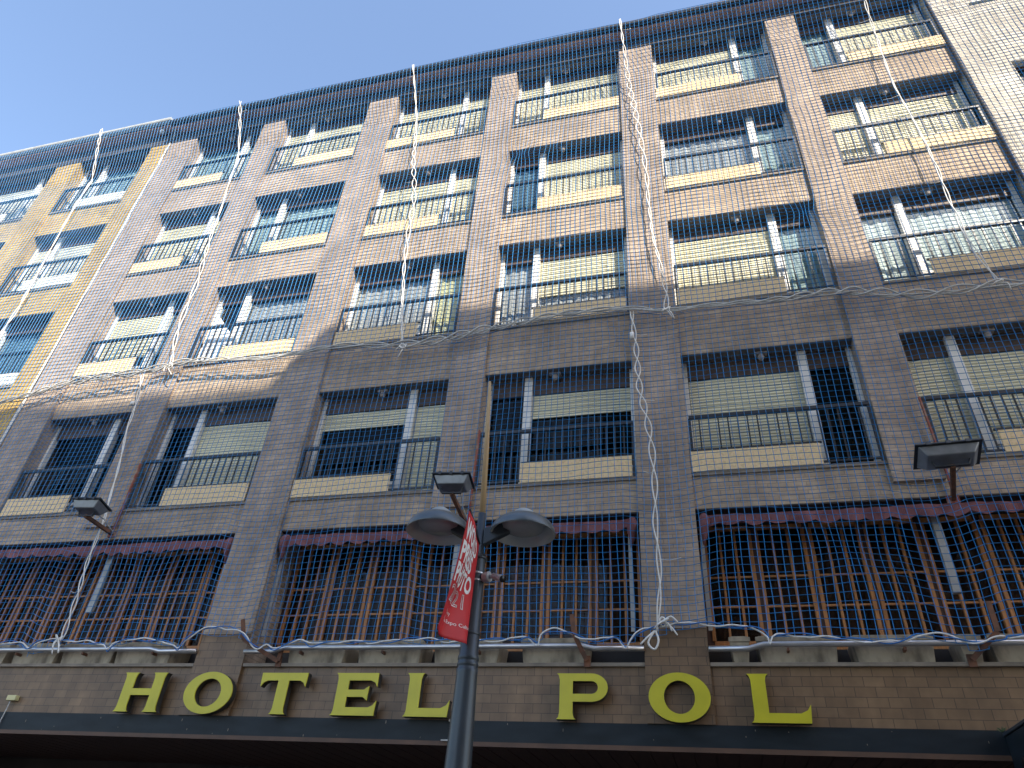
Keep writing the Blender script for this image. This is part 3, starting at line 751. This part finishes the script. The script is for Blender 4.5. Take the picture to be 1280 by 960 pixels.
ROPES=dict(
R1=[(-14.2,-.48,18.05),(-13.9,-.42,17.01),(-13.87,-.17,16.19),(-13.85,-.17,15.95),(-13.85,-.17,15.09),(-13.76,-.17,13.73),(-13.71,-.17,13.12),(-13.64,-.17,12.37),(-13.59,-.17,11.5),(-13.63,-.17,10.76),(-13.6,-.17,9.6)],
R2=[(-9.78,-.48,17.92),(-9.43,-.17,16.15),(-9.27,-.17,14.87),(-9.13,-.17,13.7),(-9.06,-.17,12.77),(-8.9,-.17,11.53),(-8.89,-.17,10.75),(-8.83,-.17,10.11),(-8.63,-.17,9.29)],
R2b=[(-9.2,-.17,9.17),(-9.06,-.17,8.51),(-8.99,-.17,7.89),(-8.81,-.17,7.14),(-8.69,-.19,6.52),(-8.61,-.2,6.16),(-8.6,-.19,5.85),(-8.6,-.17,5.44),(-8.53,-.17,4.95),(-8.47,-.17,4.4),(-8.47,-.17,4.2)],
R3=[(-4.93,-.48,17.86),(-4.68,-.17,16.01),(-4.51,-.17,14.48),(-4.29,-.17,13.1),(-4.24,-.17,11.89),(-4.14,-.17,10.79),(-3.94,-.17,9.4),(-3.86,-.17,9.1)],
R4=[(.1,-.48,17.9),(.15,-.38,16.89),(.21,-.17,15.64),(.36,-.17,13.91),(.42,-.17,12.65),(.45,-.17,11.12),(.54,-.17,10.31),(.6,-.17,9.58),(.58,-.17,9.24)],
R4b=[(.04,-.17,9.3),(.08,-.17,8.5),(.11,-.17,7.74),(.21,-.17,7.03),(.24,-.17,6.27),(.22,-.17,5.57),(.24,-.17,4.93),(.19,-.17,4.43),(.17,-.17,4.24)],
R5=[(5.02,-.48,17.9),(5.02,-.36,16.85),(5.02,-.17,15.65),(4.97,-.17,14.01),(5.02,-.17,12.99),(5.05,-.17,11.87),(5.02,-.17,10.68),(5.05,-.17,9.79),(5.17,-.17,9.02)])
RH=[(-16.5,-.17,8.45),(-12.85,-.17,8.82),(-12.48,-.17,8.87),(-11.75,-.17,8.99),(-10.7,-.17,9.2),(-9.24,-.17,9.25),(-8.64,-.17,9.33),(-8.04,-.17,9.36),(-6.47,-.17,9.23),(-5.2,-.17,9.3),(-3.95,-.17,9.17),(-3.07,-.17,9.18),(-2.65,-.17,9.25),(-1.14,-.17,9.42),(-.08,-.17,9.38),(.54,-.17,9.24),(1.16,-.17,9.23),(2.1,-.17,9.19),(3.13,-.17,9.2),(4.15,-.17,8.97),(5.16,-.17,9.0),(5.56,-.17,8.96),(8.5,-.17,8.8)]
RB=[(-12.5,-.17,4.2),(-9.91,-.17,4.17),(-9.61,-.17,4.18),(-9.31,-.17,4.19),(-9.15,-.17,4.16),(-8.99,-.17,4.09),(-8.87,-.17,4.2),(-8.52,-.17,4.22),(-8.14,-.17,4.19),(-7.71,-.17,4.16),(-7.58,-.17,4.07),(-7.5,-.17,4.16),(-7.25,-.17,4.22),(-6.69,-.17,4.18),(-6.49,-.17,4.12),(-6.4,-.17,4.07),(-6.31,-.17,4.21),(-6.01,-.17,4.36),(-5.51,-.2,4.31),(-5.25,-.19,4.13),(-5.12,-.19,4.07),(-5.02,-.17,4.13),(-4.88,-.17,4.07),(-4.55,-.17,4.19),(-4.36,-.17,4.12),(-4.13,-.17,4.15),(-3.67,-.17,4.16),(-3.44,-.17,4.14),(-2.89,-.17,4.18),(-2.45,-.17,4.15),(-1.61,-.17,4.16),(-1.41,-.17,4.18),(-1.28,-.17,4.1),(-1.24,-.17,4.21),(-1.11,-.17,4.27),(-.89,-.17,4.24),(-.73,-.17,4.18),(-.57,-.17,4.15),(-.32,-.17,4.18),(-.21,-.17,4.06),(-.15,-.17,4.15),(-.04,-.17,4.25),(.17,-.17,4.3),(.44,-.17,4.33),(.71,-.17,4.33),(.98,-.17,4.29),(1.24,-.17,4.27),(1.39,-.17,4.19),(1.41,-.17,4.09),(1.49,-.17,4.18),(1.83,-.17,4.17),(2.32,-.17,4.12),(2.72,-.17,4.1),(2.97,-.17,4.18),(3.24,-.17,4.16),(3.45,-.17,4.09),(3.73,-.19,4.13),(4.1,-.17,4.15),(6.5,-.17,4.18)]
RL={'R1':'white twisted rope down the net over the ochre block','R2':'second white rope from the left, from the eave down to the laced horizontal rope','R2b':'white twisted rope in the shade passing behind the left floodlight',
 'R3':'third white rope from the left hanging from the eave, over a column of cream blinds','R4':'white twisted rope from the eave down the sunlit pilaster in the middle','R4b':'white twisted rope in the shade ending in a bow above the last letter O','R5':'rightmost white rope, hanging from the eave across the last window column'}
for i,(k,pth) in enumerate(ROPES.items()):
    q=[(x,y-.035,z) for x,y,z in pth]
    per=.42 if k in('R3','R4','R4b','R2b') else .55; am={'R3':.048,'R4':.052,'R4b':.045,'R2b':.04,'R2':.042,'R1':.038,'R5':.024}[k]
    A_,B_=twisted(q,per,am,.011,seed=i+1)
    m=MB().tube(A_,.0092,6).tube(B_,.0092,6)
    if k=='R4b':
        knot(m,(.24,-.23,4.34),.06,.011,3,2); m.tube(interp([(.14,-.22,4.24),(.06,-.24,4.1),(.13,-.25,4.02),(.18,-.24,4.12),(.15,-.22,4.24)],.02),.012,6); m.tube(interp([(.14,-.22,4.24),(.05,-.24,4.16),(-.03,-.24,4.08)],.03),.012,6); m.tube(interp([(.24,-.23,4.34),(.33,-.25,4.28),(.40,-.25,4.18)],.03),.010,6); m.tube(interp([(.26,-.22,4.36),(.34,-.24,4.40),(.42,-.24,4.32)],.03),.012,6)
        m.box(-.0,.06,-.25,-.2,8.72,8.84)
    elif k=='R2b': knot(m,(-8.5,-.22,4.22),.05,.011,5,2); m.tube(interp([(-8.5,-.22,4.22),(-8.42,-.24,4.12),(-8.38,-.24,4.02)],.03),.012,6); m.box(-9.16,-9.08,-.24,-.2,8.46,8.53)
    elif k in ('R3','R4','R5','R2'): knot(m,q[-1],.06,.011,i,3)
    # thin tie cords to the net
    rnd=random.Random(i+40)
    for p in interp(q,.05)[10::24]:
        e=p+Vector((rnd.choice((-1,1))*rnd.uniform(.12,.3),.02,rnd.uniform(-.04,.05))); m.tube(interp([p,(p+e)/2+Vector((0,0,-.02)),e],.05),.004,4)
    tag(m.build('twisted_rope',M['rope'],smooth=True),RL[k],'rope','vertical ropes lacing the safety net')
q=[(x,y-.05,z) for x,y,z in RH]; A_,B_=twisted(q,.45,.085,.012,True,seed=21); C_,D_=twisted([(x,y-.01,z-.03) for x,y,z in q],.62,.035,.012,True,seed=22)
m=MB().tube(A_,.0145,6).tube(B_,.0145,6).tube(C_,.0125,6).tube(D_,.010,6)
tag(m.build('lacing_rope',M['rope_grey'],smooth=True),'grey laced rope running sideways across the whole facade where two nets meet','rope')
q=interp([(x,y-.03,z) for x,y,z in RB],.03)
Aw=[p+Vector((0,-.012*math.cos(i*.35),.016*math.sin(i*.35))) for i,p in enumerate(q)]; Aw=[p+Vector((0,0,.018*noise.noise(p*7))) for p in Aw]; Bw=[p-Vector((0,-.012*math.cos(i*.35),.016*math.sin(i*.35)))-Vector((0,0,.012*math.sin(i*.05))) for i,p in enumerate(q)]
br=thing('hem_rope',(-3,-.2,4.1),'slack white and blue rope along the bottom hem of the net above the pipe','rope')
MB().tube(Aw,.0095,6).build('white_strand',M['rope'],br,smooth=True); MB().tube(Bw,.0078,6).build('blue_strand',M['rope_blue'],br,smooth=True)

# ------------------------------------------------------------------ safety nets
def lin(pts):
    xs=[p[0] for p in pts]; zs=[p[2] for p in pts]
    def f(x):
        if x<=xs[0]: return zs[0]
        for i in range(len(xs)-1):
            if x<=xs[i+1]:
                t=(x-xs[i])/(xs[i+1]-xs[i]) if xs[i+1]>xs[i] else 0; return zs[i]+t*(zs[i+1]-zs[i])
        return zs[-1]
    return f
fH=lin(RH); fB=lin(RB)
PIL=[(-15.35,.8),(-12.0,1.4),(-8.85,.62),(-5.79,.76),(-2.7,.6),(.365,.73),(3.46,.6),(6.6,.8)]
GATH=[(-2.1,14.15,.30,.5),(2.95,11.15,.35,.5),(2.95,14.1,.28,.4),(-.2,8.85,.22,.45),(-1.4,14.2,.22,.35),(-4.6,14.0,.25,.2),(2.4,5.2,.5,.22),(-3.4,5.4,.5,.2),(-7.5,5.0,.6,.2)]
def net_point(x,z,zmin):
    dx=.030*noise.noise((x*.55,z*.42,1.7))+.016*noise.noise((x*1.7,z*1.2,5.1)); dz=.040*noise.noise((x*.5,z*.5,9.3))+.022*noise.noise((x*1.6,z*1.5,3.3))
    low=max(0,min(1,(6.5-z)/1.5)); dz+=low*.05*noise.noise((x*1.1,z*.9,12.1)); dx+=low*.045*noise.noise((x*1.2,z*1.0,17.7))
    y=-.125+.035*noise.noise((x*.6,z*.5,4.4))
    for c,wd in PIL:
        a=(x-c)/(wd*.75)
        if abs(a)<1:
            k=math.cos(a*PI/2); dz-=(.045+.05*max(0,min(1,(8-z)/3)))*k*(1-.3*noise.noise((c,z*.8,2))) ; y-=.02*k
    for gx_,gz_,s,a in GATH:
        r2=((x-gx_)**2+(z-gz_)**2)/(s*s)
        if r2<9:
            k=a*math.exp(-r2); dx-=(x-gx_)*k; dz-=(z-gz_)*k; y+=.03*k
    y=min(y,-.088)
    if z>16.4: t=min(1,(z-16.4)/1.35); y=y*(1-t)+(-.465)*t
    return (x+dx,y,z+dz)
def make_net(x0,x1,zlo,zhi,cell,rad,label,name):
    nx=int((x1-x0)/cell); zmin=min(zlo(x0+i*cell) for i in range(nx+1)); zmax=max(zhi(x0+i*cell) for i in range(nx+1)); nz=int((zmax-zmin)/cell)+1
    V=[];Fc=[]; P={}
    for i in range(nx+1):
        x=x0+i*cell; a=zlo(x); b=zhi(x)
        for j in range(nz+1):
            z=zmin+j*cell
            if a-cell*.5<=z<=b+cell*.5: P[i,j]=net_point(x,min(max(z,a),b),a)
    tri=[(math.cos(2*PI*k/3+PI/2),math.sin(2*PI*k/3+PI/2)) for k in range(3)]
    def line(keys,axis):
        base=None
        for key in keys:
            if key not in P: base=None; continue
            p=P[key]; b=len(V)
            for ca_,sa_ in tri:
                if axis=='z': V.append((p[0]+rad*ca_,p[1]-rad*sa_,p[2]))
                else: V.append((p[0],p[1]-rad*sa_,p[2]+rad*ca_))
            if base is not None:
                for k in range(3): Fc.append((base+k,base+(k+1)%3,b+(k+1)%3,b+k))
            base=b
    for i in range(nx+1): line([(i,j) for j in range(nz+1)],'z')
    for j in range(nz+1): line([(i,j) for i in range(nx+1)],'x')
    me=bpy.data.meshes.new(name); me.from_pydata(V,[],Fc); me.materials.append(M['net']); me.update()
    o=bpy.data.objects.new(name,me); COL.objects.link(o); tag(o,label,'net'); return o
make_net(-18.3,9.6,fH,lambda x:17.86,.095,.0052,'blue mesh safety net over the sunlit upper floors, hung from the eave','safety_net')
make_net(-13.4,8.2,fB,fH,.095,.0046,'blue mesh safety net over the shaded lower floors, down to the pipe','safety_net')

sc.cycles.max_bounces=6; sc.cycles.diffuse_bounces=3; sc.cycles.glossy_bounces=3; sc.cycles.transparent_max_bounces=12
sc.cycles.use_denoising=True
